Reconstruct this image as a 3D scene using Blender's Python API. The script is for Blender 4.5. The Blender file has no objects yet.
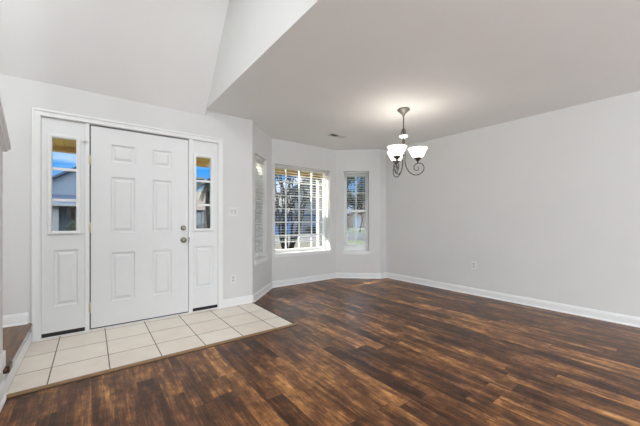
import bpy, bmesh, math, random
from mathutils import Vector, Matrix
random.seed(7)
sc = bpy.context.scene
COL = sc.collection
PI = math.pi

# ------------------------------------------------------------------ camera
YAW, F_PX, Y0, CAM_H, DIST = 0.6517, 299.26, 219.75, 1.110, 3.743
cam_data = bpy.data.cameras.new('camera')
cam_data.sensor_width = 36.0
cam_data.lens = 36.0 * F_PX / 640.0
cam_data.shift_y = (Y0 - 213.0) / 640.0
cam_data.clip_start = 0.02
cam_data.clip_end = 500
cam = bpy.data.objects.new('camera', cam_data)
COL.objects.link(cam)
cam.location = (0, -DIST, CAM_H)
cam.rotation_euler = (PI / 2, 0, -YAW)
sc.camera = cam

# ------------------------------------------------------------------ view
sc.view_settings.view_transform = 'Standard'
sc.view_settings.look = 'None'
sc.view_settings.exposure = 0.10
sc.view_settings.gamma = 1.0
sc.view_settings.use_curve_mapping = False

# ------------------------------------------------------------------ sky
world = bpy.data.worlds.new('sky')
sc.world = world
world.use_nodes = True
wt = world.node_tree
for n in list(wt.nodes):
    wt.nodes.remove(n)
w_out = wt.nodes.new('ShaderNodeOutputWorld')
w_bg = wt.nodes.new('ShaderNodeBackground')
w_tc = wt.nodes.new('ShaderNodeTexCoord')
w_sep = wt.nodes.new('ShaderNodeSeparateXYZ')
w_ramp = wt.nodes.new('ShaderNodeValToRGB')
w_noise = wt.nodes.new('ShaderNodeTexNoise')
w_map = wt.nodes.new('ShaderNodeMapping')
w_cr = wt.nodes.new('ShaderNodeValToRGB')
w_mix = wt.nodes.new('ShaderNodeMixRGB')
e = w_ramp.color_ramp.elements
e[0].position = 0.0; e[0].color = (0.055, 0.085, 0.125, 1)
e[1].position = 1.0; e[1].color = (0.75, 0.85, 1.0, 1)
x = e.new(0.09); x.color = (0.045, 0.085, 0.15, 1)
x = e.new(0.15); x.color = (0.00864, 0.0648, 0.1728, 1)
x = e.new(0.28); x.color = (0.00864, 0.0648, 0.1728, 1)
x = e.new(0.42); x.color = (0.75, 0.85, 1.0, 1)
w_map.inputs['Scale'].default_value = (1.0, 1.0, 4.0)
w_noise.inputs['Scale'].default_value = 2.6
w_noise.inputs['Detail'].default_value = 6
c = w_cr.color_ramp.elements
c[0].position = 0.5; c[0].color = (0, 0, 0, 1)
c[1].position = 0.72; c[1].color = (1, 1, 1, 1)
w_mix.inputs['Color2'].default_value = (0.175, 0.19, 0.20, 1)
L = wt.links.new
L(w_tc.outputs['Generated'], w_sep.inputs[0])
L(w_sep.outputs['Z'], w_ramp.inputs[0])
L(w_tc.outputs['Generated'], w_map.inputs['Vector'])
L(w_map.outputs[0], w_noise.inputs['Vector'])
L(w_noise.outputs['Fac'], w_cr.inputs[0])
w_low = wt.nodes.new('ShaderNodeMapRange')
w_low.inputs['From Min'].default_value = 0.42; w_low.inputs['From Max'].default_value = 0.30
L(w_sep.outputs['Z'], w_low.inputs['Value'])
w_mul = wt.nodes.new('ShaderNodeMath'); w_mul.operation = 'MULTIPLY'
L(w_cr.outputs[0], w_mul.inputs[0]); L(w_low.outputs[0], w_mul.inputs[1])
L(w_mul.outputs[0], w_mix.inputs['Fac'])
L(w_ramp.outputs[0], w_mix.inputs['Color1'])
L(w_mix.outputs[0], w_bg.inputs['Color'])
w_bg.inputs['Strength'].default_value = 5.6
L(w_bg.outputs[0], w_out.inputs[0])

# ------------------------------------------------------------------ sun
SUN_EL = math.radians(28.6)
to_sun = Vector((-0.757 * math.cos(SUN_EL), 0.653 * math.cos(SUN_EL), math.sin(SUN_EL)))
sd = bpy.data.lights.new('sun', 'SUN')
sd.energy = 19.0
sd.color = (1.0, 0.93, 0.82)
sd.angle = math.radians(0.5)
so = bpy.data.objects.new('sun', sd)
COL.objects.link(so)
so.location = (-8, 8, 9)
so.rotation_euler = to_sun.to_track_quat('Z', 'Y').to_euler()


def area(name, loc, direction, sx, sy, power, color=(1, 1, 1)):
    d = bpy.data.lights.new(name, 'AREA')
    d.shape = 'RECTANGLE'
    d.size = sx
    d.size_y = sy
    d.energy = power
    d.color = color
    o = bpy.data.objects.new(name, d)
    COL.objects.link(o)
    o.location = loc
    o.rotation_euler = (-Vector(direction)).to_track_quat('Z', 'Y').to_euler()
    return o


# added area lamps, out of view, that brighten the room
area('fill_light_back', (2.6, -7.28, 1.35), (0.3, 1, 0.25), 3.4, 2.0, 62, (0.95, 0.98, 1.0))  # added fill at the opening of the back wall
area('fill_light_side', (-1.44, -6.1, 1.35), (1, 0.12, 0.34), 2.0, 2.1, 265, (0.93, 0.975, 1.0))  # added fill in front of the solid left wall, no window there
area('fill_light_top', (-0.10, -1.95, 3.29), (0.12, 0, -1), 1.8, 1.5, 50, (0.95, 0.98, 1.0))  # added overhead fill in place of light bounced off the high ceiling


# ------------------------------------------------------------------ materials
def new_mat(name):
    m = bpy.data.materials.new(name)
    m.use_nodes = True
    nt = m.node_tree
    return m, nt, nt.nodes['Principled BSDF']


def mat(name, color, rough=0.5, metal=0.0, var=0.04, scale=8.0, bump=0.0, bscale=60.0, emit=None, estr=0.0,
        stretch=(1, 1, 1)):
    m, nt, b = new_mat(name)
    tc = nt.nodes.new('ShaderNodeTexCoord')
    mp = nt.nodes.new('ShaderNodeMapping')
    mp.inputs['Scale'].default_value = stretch
    nz = nt.nodes.new('ShaderNodeTexNoise')
    nz.inputs['Scale'].default_value = scale
    nz.inputs['Detail'].default_value = 4
    rp = nt.nodes.new('ShaderNodeValToRGB')
    rp.color_ramp.elements[0].color = tuple(max(0, v * (1 - var)) for v in color) + (1,)
    rp.color_ramp.elements[1].color = tuple(min(1, v * (1 + var)) for v in color) + (1,)
    rp.color_ramp.elements[0].position = 0.3
    rp.color_ramp.elements[1].position = 0.7
    k = nt.links.new
    k(tc.outputs['Object'], mp.inputs[0])
    k(mp.outputs[0], nz.inputs['Vector'])
    k(nz.outputs['Fac'], rp.inputs[0])
    k(rp.outputs[0], b.inputs['Base Color'])
    b.inputs['Roughness'].default_value = rough
    b.inputs['Metallic'].default_value = metal
    if bump:
        n2 = nt.nodes.new('ShaderNodeTexNoise')
        n2.inputs['Scale'].default_value = bscale
        n2.inputs['Detail'].default_value = 3
        bp = nt.nodes.new('ShaderNodeBump')
        bp.inputs['Strength'].default_value = bump
        bp.inputs['Distance'].default_value = 0.004
        k(tc.outputs['Object'], n2.inputs['Vector'])
        k(n2.outputs['Fac'], bp.inputs['Height'])
        k(bp.outputs[0], b.inputs['Normal'])
    if emit:
        b.inputs['Emission Color'].default_value = tuple(emit) + (1,)
        b.inputs['Emission Strength'].default_value = estr
    return m


def math_node(nt, op, a, b=None, c=None):
    n = nt.nodes.new('ShaderNodeMath')
    n.operation = op
    for i, v in enumerate((a, b, c)):
        if v is None:
            continue
        if isinstance(v, (int, float)):
            n.inputs[i].default_value = v
        else:
            nt.links.new(v, n.inputs[i])
    return n.outputs[0]


def wood_floor_mat():
    m, nt, b = new_mat('dark_plank_floor')
    k = nt.links.new
    tc = nt.nodes.new('ShaderNodeTexCoord')
    sp = nt.nodes.new('ShaderNodeSeparateXYZ')
    k(tc.outputs['Object'], sp.inputs[0])
    X, Y = sp.outputs['X'], sp.outputs['Y']
    W, LEN = 0.121, 0.93
    row_f = math_node(nt, 'DIVIDE', X, W)
    row = math_node(nt, 'FLOOR', row_f)
    wn = nt.nodes.new('ShaderNodeTexWhiteNoise'); wn.noise_dimensions = '1D'
    k(row, wn.inputs['W'])
    yo = math_node(nt, 'ADD', math_node(nt, 'DIVIDE', Y, LEN), math_node(nt, 'MULTIPLY', wn.outputs['Value'], 7.31))
    col = math_node(nt, 'FLOOR', yo)
    cb = nt.nodes.new('ShaderNodeCombineXYZ')
    k(row, cb.inputs[0]); k(col, cb.inputs[1])
    pn = nt.nodes.new('ShaderNodeTexWhiteNoise'); pn.noise_dimensions = '2D'
    k(cb.outputs[0], pn.inputs['Vector'])
    # streaky grain, displaced per plank
    off = nt.nodes.new('ShaderNodeVectorMath'); off.operation = 'SCALE'
    k(pn.outputs['Color'], off.inputs[0]); off.inputs['Scale'].default_value = 31.0
    ad = nt.nodes.new('ShaderNodeVectorMath'); ad.operation = 'ADD'
    k(tc.outputs['Object'], ad.inputs[0]); k(off.outputs[0], ad.inputs[1])
    mp = nt.nodes.new('ShaderNodeMapping'); mp.inputs['Scale'].default_value = (24.0, 1.9, 1.0)
    k(ad.outputs[0], mp.inputs[0])
    g1 = nt.nodes.new('ShaderNodeTexNoise'); g1.inputs['Scale'].default_value = 1.3; g1.inputs['Detail'].default_value = 8
    g1.inputs['Roughness'].default_value = 0.7; g1.inputs['Distortion'].default_value = 0.5
    k(mp.outputs[0], g1.inputs['Vector'])
    mp2 = nt.nodes.new('ShaderNodeMapping'); mp2.inputs['Scale'].default_value = (150.0, 7.0, 1.0)
    k(ad.outputs[0], mp2.inputs[0])
    g2 = nt.nodes.new('ShaderNodeTexNoise'); g2.inputs['Scale'].default_value = 1.0; g2.inputs['Detail'].default_value = 3
    k(mp2.outputs[0], g2.inputs['Vector'])
    mp3 = nt.nodes.new('ShaderNodeMapping'); mp3.inputs['Scale'].default_value = (9.0, 2.0, 1.0)
    k(ad.outputs[0], mp3.inputs[0])
    g3 = nt.nodes.new('ShaderNodeTexNoise'); g3.inputs['Scale'].default_value = 1.4; g3.inputs['Detail'].default_value = 4
    k(mp3.outputs[0], g3.inputs['Vector'])
    t = math_node(nt, 'MULTIPLY', pn.outputs['Value'], 0.36)
    t = math_node(nt, 'ADD', t, math_node(nt, 'MULTIPLY', g1.outputs['Fac'], 1.05))
    t = math_node(nt, 'ADD', t, math_node(nt, 'MULTIPLY', g3.outputs['Fac'], 1.05))
    t = math_node(nt, 'ADD', t, math_node(nt, 'MULTIPLY', g2.outputs['Fac'], 0.55))
    g4 = nt.nodes.new('ShaderNodeTexNoise'); g4.inputs['Scale'].default_value = 13.0; g4.inputs['Detail'].default_value = 5
    g4.inputs['Roughness'].default_value = 0.7
    k(ad.outputs[0], g4.inputs['Vector'])
    t = math_node(nt, 'ADD', t, math_node(nt, 'MULTIPLY', g4.outputs['Fac'], 0.75))
    t = math_node(nt, 'SUBTRACT', t, 1.45)
    rp = nt.nodes.new('ShaderNodeValToRGB')
    el = rp.color_ramp.elements
    el[0].position = 0.12; el[0].color = (0.03006, 0.01094, 0.004361, 1)
    el[1].position = 0.95; el[1].color = (0.73, 0.375, 0.1357, 1)
    a = el.new(0.36); a.color = (0.09451, 0.03541, 0.01212, 1)
    a = el.new(0.55); a.color = (0.1986, 0.08124, 0.0281, 1)
    a = el.new(0.74); a.color = (0.4294, 0.1947, 0.06202, 1)
    k(t, rp.inputs[0])
    # seams
    fx = math_node(nt, 'FRACT', row_f)
    fy = math_node(nt, 'FRACT', yo)
    ex = math_node(nt, 'MINIMUM', fx, math_node(nt, 'SUBTRACT', 1.0, fx))
    ey = math_node(nt, 'MINIMUM', fy, math_node(nt, 'SUBTRACT', 1.0, fy))
    sx = math_node(nt, 'LESS_THAN', ex, 0.010)
    sy = math_node(nt, 'LESS_THAN', ey, 0.0016)
    seam = math_node(nt, 'MAXIMUM', sx, sy)
    mx = nt.nodes.new('ShaderNodeMixRGB')
    k(math_node(nt, 'MULTIPLY', seam, 0.6), mx.inputs['Fac'])
    k(rp.outputs[0], mx.inputs['Color1'])
    mx.inputs['Color2'].default_value = (0.012, 0.007, 0.005, 1)
    k(mx.outputs[0], b.inputs['Base Color'])
    b.inputs['Specular IOR Level'].default_value = 0.30
    k(math_node(nt, 'ADD', 0.24, math_node(nt, 'MULTIPLY', g1.outputs['Fac'], 0.18)), b.inputs['Roughness'])
    bp = nt.nodes.new('ShaderNodeBump'); bp.inputs['Strength'].default_value = 0.18; bp.inputs['Distance'].default_value = 0.002
    k(g2.outputs['Fac'], bp.inputs['Height'])
    k(bp.outputs[0], b.inputs['Normal'])
    return m


def tile_mat():
    m, nt, b = new_mat('beige_floor_tile')
    k = nt.links.new
    tc = nt.nodes.new('ShaderNodeTexCoord')
    sp = nt.nodes.new('ShaderNodeSeparateXYZ')
    k(tc.outputs['Object'], sp.inputs[0])
    P = 0.3455
    fx = math_node(nt, 'DIVIDE', math_node(nt, 'ADD', sp.outputs['X'], 0.238 + 5 * P), P)
    fy = math_node(nt, 'DIVIDE', math_node(nt, 'ADD', sp.outputs['Y'], 0.052 + 5 * P), P)
    cb = nt.nodes.new('ShaderNodeCombineXYZ')
    k(math_node(nt, 'FLOOR', fx), cb.inputs[0]); k(math_node(nt, 'FLOOR', fy), cb.inputs[1])
    pn = nt.nodes.new('ShaderNodeTexWhiteNoise'); pn.noise_dimensions = '2D'
    k(cb.outputs[0], pn.inputs['Vector'])
    gx = math_node(nt, 'FRACT', fx); gy = math_node(nt, 'FRACT', fy)
    dx = math_node(nt, 'MINIMUM', gx, math_node(nt, 'SUBTRACT', 1.0, gx))
    dy = math_node(nt, 'MINIMUM', gy, math_node(nt, 'SUBTRACT', 1.0, gy))
    gr = math_node(nt, 'LESS_THAN', math_node(nt, 'MINIMUM', dx, dy), 0.011)
    nz = nt.nodes.new('ShaderNodeTexNoise'); nz.inputs['Scale'].default_value = 7.0; nz.inputs['Detail'].default_value = 5
    k(tc.outputs['Object'], nz.inputs['Vector'])
    v = math_node(nt, 'ADD', math_node(nt, 'MULTIPLY', pn.outputs['Value'], 0.3), math_node(nt, 'MULTIPLY', nz.outputs['Fac'], 0.7))
    rp = nt.nodes.new('ShaderNodeValToRGB')
    rp.color_ramp.elements[0].color = (0.80, 0.715, 0.61, 1)
    rp.color_ramp.elements[1].color = (0.90, 0.83, 0.73, 1)
    rp.color_ramp.elements[0].position = 0.25; rp.color_ramp.elements[1].position = 0.75
    k(v, rp.inputs[0])
    mx = nt.nodes.new('ShaderNodeMixRGB')
    k(gr, mx.inputs['Fac']); k(rp.outputs[0], mx.inputs['Color1'])
    mx.inputs['Color2'].default_value = (0.13, 0.095, 0.065, 1)
    k(mx.outputs[0], b.inputs['Base Color'])
    b.inputs['Roughness'].default_value = 0.42
    bp = nt.nodes.new('ShaderNodeBump'); bp.inputs['Strength'].default_value = 0.5; bp.inputs['Distance'].default_value = 0.003
    k(math_node(nt, 'SUBTRACT', 1.0, gr), bp.inputs['Height'])
    k(bp.outputs[0], b.inputs['Normal'])
    return m


def band_mat(name, color, pitch, axis, dark=0.75, rough=0.7, var=0.06):
    """boards / shingle courses / siding: a groove every pitch metres along an axis"""
    m, nt, b = new_mat(name)
    k = nt.links.new
    tc = nt.nodes.new('ShaderNodeTexCoord')
    sp = nt.nodes.new('ShaderNodeSeparateXYZ')
    k(tc.outputs['Object'], sp.inputs[0])
    f = math_node(nt, 'DIVIDE', sp.outputs[axis], pitch)
    fr = math_node(nt, 'FRACT', f)
    wn = nt.nodes.new('ShaderNodeTexWhiteNoise'); wn.noise_dimensions = '1D'
    k(math_node(nt, 'FLOOR', f), wn.inputs['W'])
    g = math_node(nt, 'LESS_THAN', fr, 0.1)
    rp = nt.nodes.new('ShaderNodeValToRGB')
    rp.color_ramp.elements[0].color = tuple(v * (1 - var) for v in color) + (1,)
    rp.color_ramp.elements[1].color = tuple(min(1, v * (1 + var)) for v in color) + (1,)
    k(wn.outputs['Value'], rp.inputs[0])
    mx = nt.nodes.new('ShaderNodeMixRGB')
    k(g, mx.inputs['Fac']); k(rp.outputs[0], mx.inputs['Color1'])
    mx.inputs['Color2'].default_value = tuple(v * dark for v in color) + (1,)
    k(mx.outputs[0], b.inputs['Base Color'])
    b.inputs['Roughness'].default_value = rough
    return m


def glass_mat():
    m, nt, b = new_mat('window_glass')
    out = nt.nodes['Material Output']
    tr = nt.nodes.new('ShaderNodeBsdfTransparent')
    tr.inputs[0].default_value = (0.96, 0.98, 0.97, 1)
    gl = nt.nodes.new('ShaderNodeBsdfGlossy')
    gl.inputs['Roughness'].default_value = 0.02
    fr = nt.nodes.new('ShaderNodeFresnel'); fr.inputs['IOR'].default_value = 1.15
    mx = nt.nodes.new('ShaderNodeMixShader')
    nt.links.new(fr.outputs[0], mx.inputs[0])
    nt.links.new(tr.outputs[0], mx.inputs[1])
    nt.links.new(gl.outputs[0], mx.inputs[2])
    nt.links.new(mx.outputs[0], out.inputs[0])
    return m


M = {}
M['wall'] = mat('wall_paint', (0.71, 0.705, 0.69), 0.85, var=0.012, scale=2.0, bump=0.06, bscale=220)
M['ceiling'] = mat('ceiling_paint', (0.84, 0.83, 0.815), 0.9, var=0.012, scale=2.0, bump=0.1, bscale=160)
M['trim'] = mat('white_trim_paint', (0.84, 0.84, 0.83), 0.38, var=0.01)
M['door'] = mat('white_door_paint', (0.80, 0.805, 0.80), 0.42, var=0.01)
M['vinyl'] = mat('white_vinyl', (0.86, 0.86, 0.84), 0.4, var=0.01)
M['blind'] = mat('white_blind_slat', (0.85, 0.85, 0.83), 0.45, var=0.01)
_nt = M['blind'].node_tree
_tl = _nt.nodes.new('ShaderNodeBsdfTranslucent'); _tl.inputs[0].default_value = (0.9, 0.89, 0.85, 1)
_ms = _nt.nodes.new('ShaderNodeMixShader'); _ms.inputs[0].default_value = 0.45
_nt.links.new(_nt.nodes['Principled BSDF'].outputs[0], _ms.inputs[1]); _nt.links.new(_tl.outputs[0], _ms.inputs[2])
_nt.links.new(_ms.outputs[0], _nt.nodes['Material Output'].inputs[0])
M['floor'] = wood_floor_mat()
M['tile'] = tile_mat()
M['glass'] = glass_mat()
M['reducer'] = mat('oak_strip', (0.27, 0.155, 0.06), 0.4, var=0.25, scale=6, stretch=(3, 30, 1))
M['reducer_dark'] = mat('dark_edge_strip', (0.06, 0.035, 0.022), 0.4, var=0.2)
M['tread'] = mat('brown_stair_wood', (0.16, 0.075, 0.03), 0.35, var=0.45, scale=3, stretch=(14, 1.5, 1))
M['tread_dark'] = mat('dark_stair_nosing', (0.045, 0.02, 0.012), 0.3, var=0.3)
M['brass'] = mat('aged_brass', (0.60, 0.52, 0.36), 0.32, metal=0.9, var=0.08)
M['nickel'] = mat('satin_nickel', (0.27, 0.25, 0.215), 0.25, metal=1.0, var=0.05)
M['pewter'] = mat('pewter_metal', (0.1, 0.09, 0.0775), 0.38, metal=0.75, var=0.15, scale=30)
M['canopy'] = mat('brushed_pewter', (0.234, 0.221, 0.2015), 0.4, metal=0.6, var=0.1, scale=30)
M['black'] = mat('black_rubber', (0.018, 0.015, 0.013), 0.7)
M['plate'] = mat('white_plate_plastic', (0.78, 0.77, 0.745), 0.35, var=0.01)
M['slot'] = mat('socket_slot', (0.1, 0.1, 0.1), 0.6)
M['vent'] = mat('vent_enamel', (0.62, 0.61, 0.59), 0.5)
M['shade'] = mat('white_glass_shade', (0.9, 0.88, 0.84), 0.3, emit=(1.0, 0.96, 0.90), estr=3.2)
M['bulb'] = mat('lit_bulb', (1, 0.95, 0.85), 0.3, emit=(1.0, 0.9, 0.75), estr=6.0)
M['soffit'] = band_mat('porch_ceiling_boards', (0.50, 0.30, 0.075), 0.11, 'X', dark=0.7, rough=0.6, var=0.12)
M['fascia'] = mat('porch_beam_wood', (0.42, 0.25, 0.07), 0.6, var=0.12, scale=5)
M['post'] = mat('porch_post_paint', (0.31, 0.29, 0.26), 0.6)
M['grass'] = mat('lawn_grass', (0.036, 0.0414, 0.009904), 0.9, var=0.5, scale=3.0)
M['road'] = mat('pale_road', (0.05693, 0.0495, 0.0495), 0.85, var=0.1, scale=2)
M['drive'] = mat('concrete_drive', (0.07673, 0.07552, 0.07304), 0.85, var=0.08, scale=3)
M['mulch'] = mat('mulch_bed', (0.045, 0.03375, 0.01913), 0.95, var=0.7, scale=7)
M['bark'] = mat('grey_brown_bark', (0.0147, 0.01155, 0.00945), 0.9, var=0.4, scale=10)
M['bark_pale'] = mat('smooth_pale_bark', (0.0105, 0.008922, 0.007872), 0.85, var=0.4, scale=6)
M['palm_bark'] = mat('palm_bark', (0.009, 0.006, 0.0042), 0.9, var=0.5, scale=16)
M['leaf_green'] = mat('leaf_green', (0.015, 0.0255, 0.0075), 0.7, var=0.5, scale=2)
M['leaf_dark'] = mat('leaf_dark', (0.00825, 0.01375, 0.0077), 0.7, var=0.5, scale=2)
M['leaf_rust'] = mat('leaf_rust', (0.1, 0.0425, 0.025), 0.7, var=0.5, scale=2)
M['frond'] = mat('palm_frond', (0.0175, 0.021, 0.00525), 0.6, var=0.5, scale=4)
M['siding_blue'] = band_mat('blue_grey_siding', (0.16, 0.185, 0.225), 0.15, 'Z', dark=0.8)
M['siding_light'] = band_mat('pale_grey_siding', (0.1452, 0.1496, 0.1584), 0.16, 'Z', dark=0.8)
M['shade_blue_wall'] = band_mat('shade_blue_siding', (0.08, 0.16, 0.33), 0.16, 'Z', dark=0.8)  # blue cast of a wall in shade, put into the base colour
M['stucco_tan'] = mat('tan_stucco', (0.115, 0.085, 0.06), 0.9, var=0.06)
M['brick_brown'] = mat('brown_brick', (0.13, 0.08, 0.05), 0.9, var=0.3, scale=14)
M['shingle_brown'] = band_mat('brown_shingles', (0.075, 0.046, 0.031), 0.14, 'Z', dark=0.8, var=0.12)
M['shingle_dark'] = band_mat('dark_blue_shingles', (0.045, 0.06, 0.1), 0.14, 'Z', dark=0.7, var=0.12)
M['white_paint'] = mat('white_exterior_paint', (0.2255, 0.2255, 0.2255), 0.6)
M['dark_glass'] = mat('dark_window_pane', (0.05, 0.07, 0.10), 0.1)


# ------------------------------------------------------------------ builders
class Frame:
    """u runs along a wall, v goes outward through it, z up"""
    def __init__(self, p0, u, n):
        self.p = Vector((p0[0], p0[1], 0)); self.u = Vector((u[0], u[1], 0)).normalized()
        self.n = Vector((n[0], n[1], 0)).normalized()

    def pt(self, u, v, z):
        return self.p + self.u * u + self.n * v + Vector((0, 0, z))


WORLD = Frame((0, 0), (1, 0), (0, 1))


def off(o):
    v = Vector((0, 0, 0))
    while o is not None:
        v += o.location
        o = o.parent
    return v


class MB:
    def __init__(self):
        self.bm = bmesh.new()

    def face(self, pts):
        vs = [self.bm.verts.new(p) for p in pts]
        try:
            return self.bm.faces.new(vs)
        except ValueError:
            return None

    def box(self, fr, u0, u1, v0, v1, z0, z1):
        c = [fr.pt(u, v, z) for z in (z0, z1) for v in (v0, v1) for u in (u0, u1)]
        vs = [self.bm.verts.new(p) for p in c]
        for f in ((0, 1, 3, 2), (4, 6, 7, 5), (0, 4, 5, 1), (2, 3, 7, 6), (0, 2, 6, 4), (1, 5, 7, 3)):
            self.bm.faces.new([vs[i] for i in f])
        return self

    def prism(self, poly, d):
        """poly: list of 3D points, extruded by vector d"""
        d = Vector(d)
        a = [self.bm.verts.new(Vector(p)) for p in poly]
        b = [self.bm.verts.new(Vector(p) + d) for p in poly]
        n = len(a)
        self.bm.faces.new(a)
        self.bm.faces.new(list(reversed(b)))
        for i in range(n):
            self.bm.faces.new([a[i], b[i], b[(i + 1) % n], a[(i + 1) % n]])
        return self

    def tube(self, pts, rad, seg=8, cap=True):
        pts = [Vector(p) for p in pts]
        if not isinstance(rad, (list, tuple)):
            rad = [rad] * len(pts)
        rings = []
        ref = None
        for i, p in enumerate(pts):
            t = (pts[min(i + 1, len(pts) - 1)] - pts[max(i - 1, 0)])
            if t.length < 1e-9:
                t = Vector((0, 0, 1))
            t.normalize()
            if ref is None:
                ref = t.orthogonal().normalized()
            else:
                ref = (ref - t * ref.dot(t))
                ref = ref.normalized() if ref.length > 1e-6 else t.orthogonal().normalized()
            bn = t.cross(ref)
            rings.append([self.bm.verts.new(p + (ref * math.cos(2 * PI * k / seg) + bn * math.sin(2 * PI * k / seg)) * rad[i]) for k in range(seg)])
        for i in range(len(rings) - 1):
            for k in range(seg):
                f = self.bm.faces.new([rings[i][k], rings[i][(k + 1) % seg], rings[i + 1][(k + 1) % seg], rings[i + 1][k]])
                f.smooth = True
        if cap:
            self.bm.faces.new(list(reversed(rings[0])))
            self.bm.faces.new(rings[-1])
        return self

    def lathe(self, c, prof, axis=(0, 0, 1), seg=24):
        """prof: list of (radius, height along axis) from c"""
        ax = Vector(axis).normalized(); c = Vector(c)
        r0 = ax.orthogonal().normalized(); r1 = ax.cross(r0)
        rings = []
        for r, h in prof:
            if r < 1e-6:
                rings.append([self.bm.verts.new(c + ax * h)])
            else:
                rings.append([self.bm.verts.new(c + ax * h + (r0 * math.cos(2 * PI * k / seg) + r1 * math.sin(2 * PI * k / seg)) * r) for k in range(seg)])
        for a, b in zip(rings[:-1], rings[1:]):
            for k in range(seg):
                k2 = (k + 1) % seg
                if len(a) == 1 and len(b) == 1:
                    continue
                if len(a) == 1:
                    f = self.bm.faces.new([a[0], b[k2], b[k]])
                elif len(b) == 1:
                    f = self.bm.faces.new([a[k], a[k2], b[0]])
                else:
                    f = self.bm.faces.new([a[k], a[k2], b[k2], b[k]])
                f.smooth = True
        return self

    def paneled(self, fr, U0, U1, Z0, Z1, v, thick, panels, holes=()):
        """board with raised-and-fielded panels on its inner face (v), optional through holes"""
        us = sorted(set([U0, U1] + [p[i] for p in list(panels) + list(holes) for i in (0, 1)]))
        zs = sorted(set([Z0, Z1] + [p[i] for p in list(panels) + list(holes) for i in (2, 3)]))

        def inside(a, b, rects):
            return any(r[0] < a < r[1] and r[2] < b < r[3] for r in rects)
        for i in range(len(us) - 1):
            for j in range(len(zs) - 1):
                cu, cz = (us[i] + us[i + 1]) / 2, (zs[j] + zs[j + 1]) / 2
                q = [(us[i], zs[j]), (us[i + 1], zs[j]), (us[i + 1], zs[j + 1]), (us[i], zs[j + 1])]
                if not inside(cu, cz, holes):
                    self.face([fr.pt(a, v + thick, b) for a, b in reversed(q)])
                    if not inside(cu, cz, panels):
                        self.face([fr.pt(a, v, b) for a, b in q])
        for p in panels:
            steps = [(0, 0), (0.003, 0.010), (0.014, 0.014), (0.022, 0.014), (0.044, 0.003)]
            rect = lambda s: [(p[0] + s, p[2] + s), (p[1] - s, p[2] + s), (p[1] - s, p[3] - s), (p[0] + s, p[3] - s)]
            for (s0, d0), (s1, d1) in zip(steps[:-1], steps[1:]):
                a, b = rect(s0), rect(s1)
                for k in range(4):
                    k2 = (k + 1) % 4
                    self.face([fr.pt(a[k][0], v + d0, a[k][1]), fr.pt(a[k2][0], v + d0, a[k2][1]),
                               fr.pt(b[k2][0], v + d1, b[k2][1]), fr.pt(b[k][0], v + d1, b[k][1])])
            r = rect(steps[-1][0])
            self.face([fr.pt(a, v + steps[-1][1], b) for a, b in r])
        for h in list(holes) + [(U0, U1, Z0, Z1)]:
            q = [(h[0], h[2]), (h[1], h[2]), (h[1], h[3]), (h[0], h[3])]
            for k in range(4):
                a, b = q[k], q[(k + 1) % 4]
                self.face([fr.pt(a[0], v, a[1]), fr.pt(b[0], v, b[1]), fr.pt(b[0], v + thick, b[1]), fr.pt(a[0], v + thick, a[1])])
        return self

    def build(self, name, m, parent=None, bevel=0.0, recalc=True):
        o_off = off(parent) if parent else Vector((0, 0, 0))
        if recalc:
            bmesh.ops.remove_doubles(self.bm, verts=self.bm.verts, dist=1e-5)
            bmesh.ops.recalc_face_normals(self.bm, faces=self.bm.faces)
        bmesh.ops.translate(self.bm, verts=self.bm.verts, vec=-o_off)
        me = bpy.data.meshes.new(name)
        self.bm.to_mesh(me); self.bm.free()
        me.materials.append(M[m] if isinstance(m, str) else m)
        o = bpy.data.objects.new(name, me)
        COL.objects.link(o)
        if parent:
            o.parent = parent
        if bevel:
            md = o.modifiers.new('bevel', 'BEVEL'); md.width = bevel; md.segments = 2; md.limit_method = 'ANGLE'
            md.angle_limit = math.radians(40)
        return o


def tag(o, label=None, cat=None, group=None, kind=None):
    if label: o['label'] = label
    if cat: o['category'] = cat
    if group: o['group'] = group
    if kind: o['kind'] = kind
    return o


def empty(name, loc):
    o = bpy.data.objects.new(name, None)
    o.empty_display_size = 0.1
    COL.objects.link(o); o.location = loc
    return o


def struct(o, label=None, cat=None):
    return tag(o, label, cat, kind='structure')


def wall(name, fr, U0, U1, Z0, Z1, openings, thick, label, m='wall'):
    """solid wall with rectangular openings; inner face at v = 0"""
    mb = MB()
    us = sorted(set([U0, U1] + [q for o in openings for q in o[:2]]))
    zs = sorted(set([Z0, Z1] + [q for o in openings for q in o[2:]]))
    nu, nz = len(us) - 1, len(zs) - 1

    def solid(i, j):
        if i < 0 or j < 0 or i >= nu or j >= nz: return False
        cu, cz = (us[i] + us[i + 1]) / 2, (zs[j] + zs[j + 1]) / 2
        return not any(o[0] < cu < o[1] and o[2] < cz < o[3] for o in openings)
    for i in range(nu):
        for j in range(nz):
            if not solid(i, j): continue
            a, b, c_, d = us[i], us[i + 1], zs[j], zs[j + 1]
            mb.face([fr.pt(a, 0, c_), fr.pt(b, 0, c_), fr.pt(b, 0, d), fr.pt(a, 0, d)])
            mb.face([fr.pt(a, thick, c_), fr.pt(a, thick, d), fr.pt(b, thick, d), fr.pt(b, thick, c_)])
            for di, dj, p, q in ((-1, 0, (a, c_), (a, d)), (1, 0, (b, c_), (b, d)), (0, -1, (a, c_), (b, c_)), (0, 1, (a, d), (b, d))):
                if not solid(i + di, j + dj):
                    mb.face([fr.pt(p[0], 0, p[1]), fr.pt(q[0], 0, q[1]), fr.pt(q[0], thick, q[1]), fr.pt(p[0], thick, p[1])])
    o = mb.build(name, m)
    return struct(o, label, 'wall')


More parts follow.
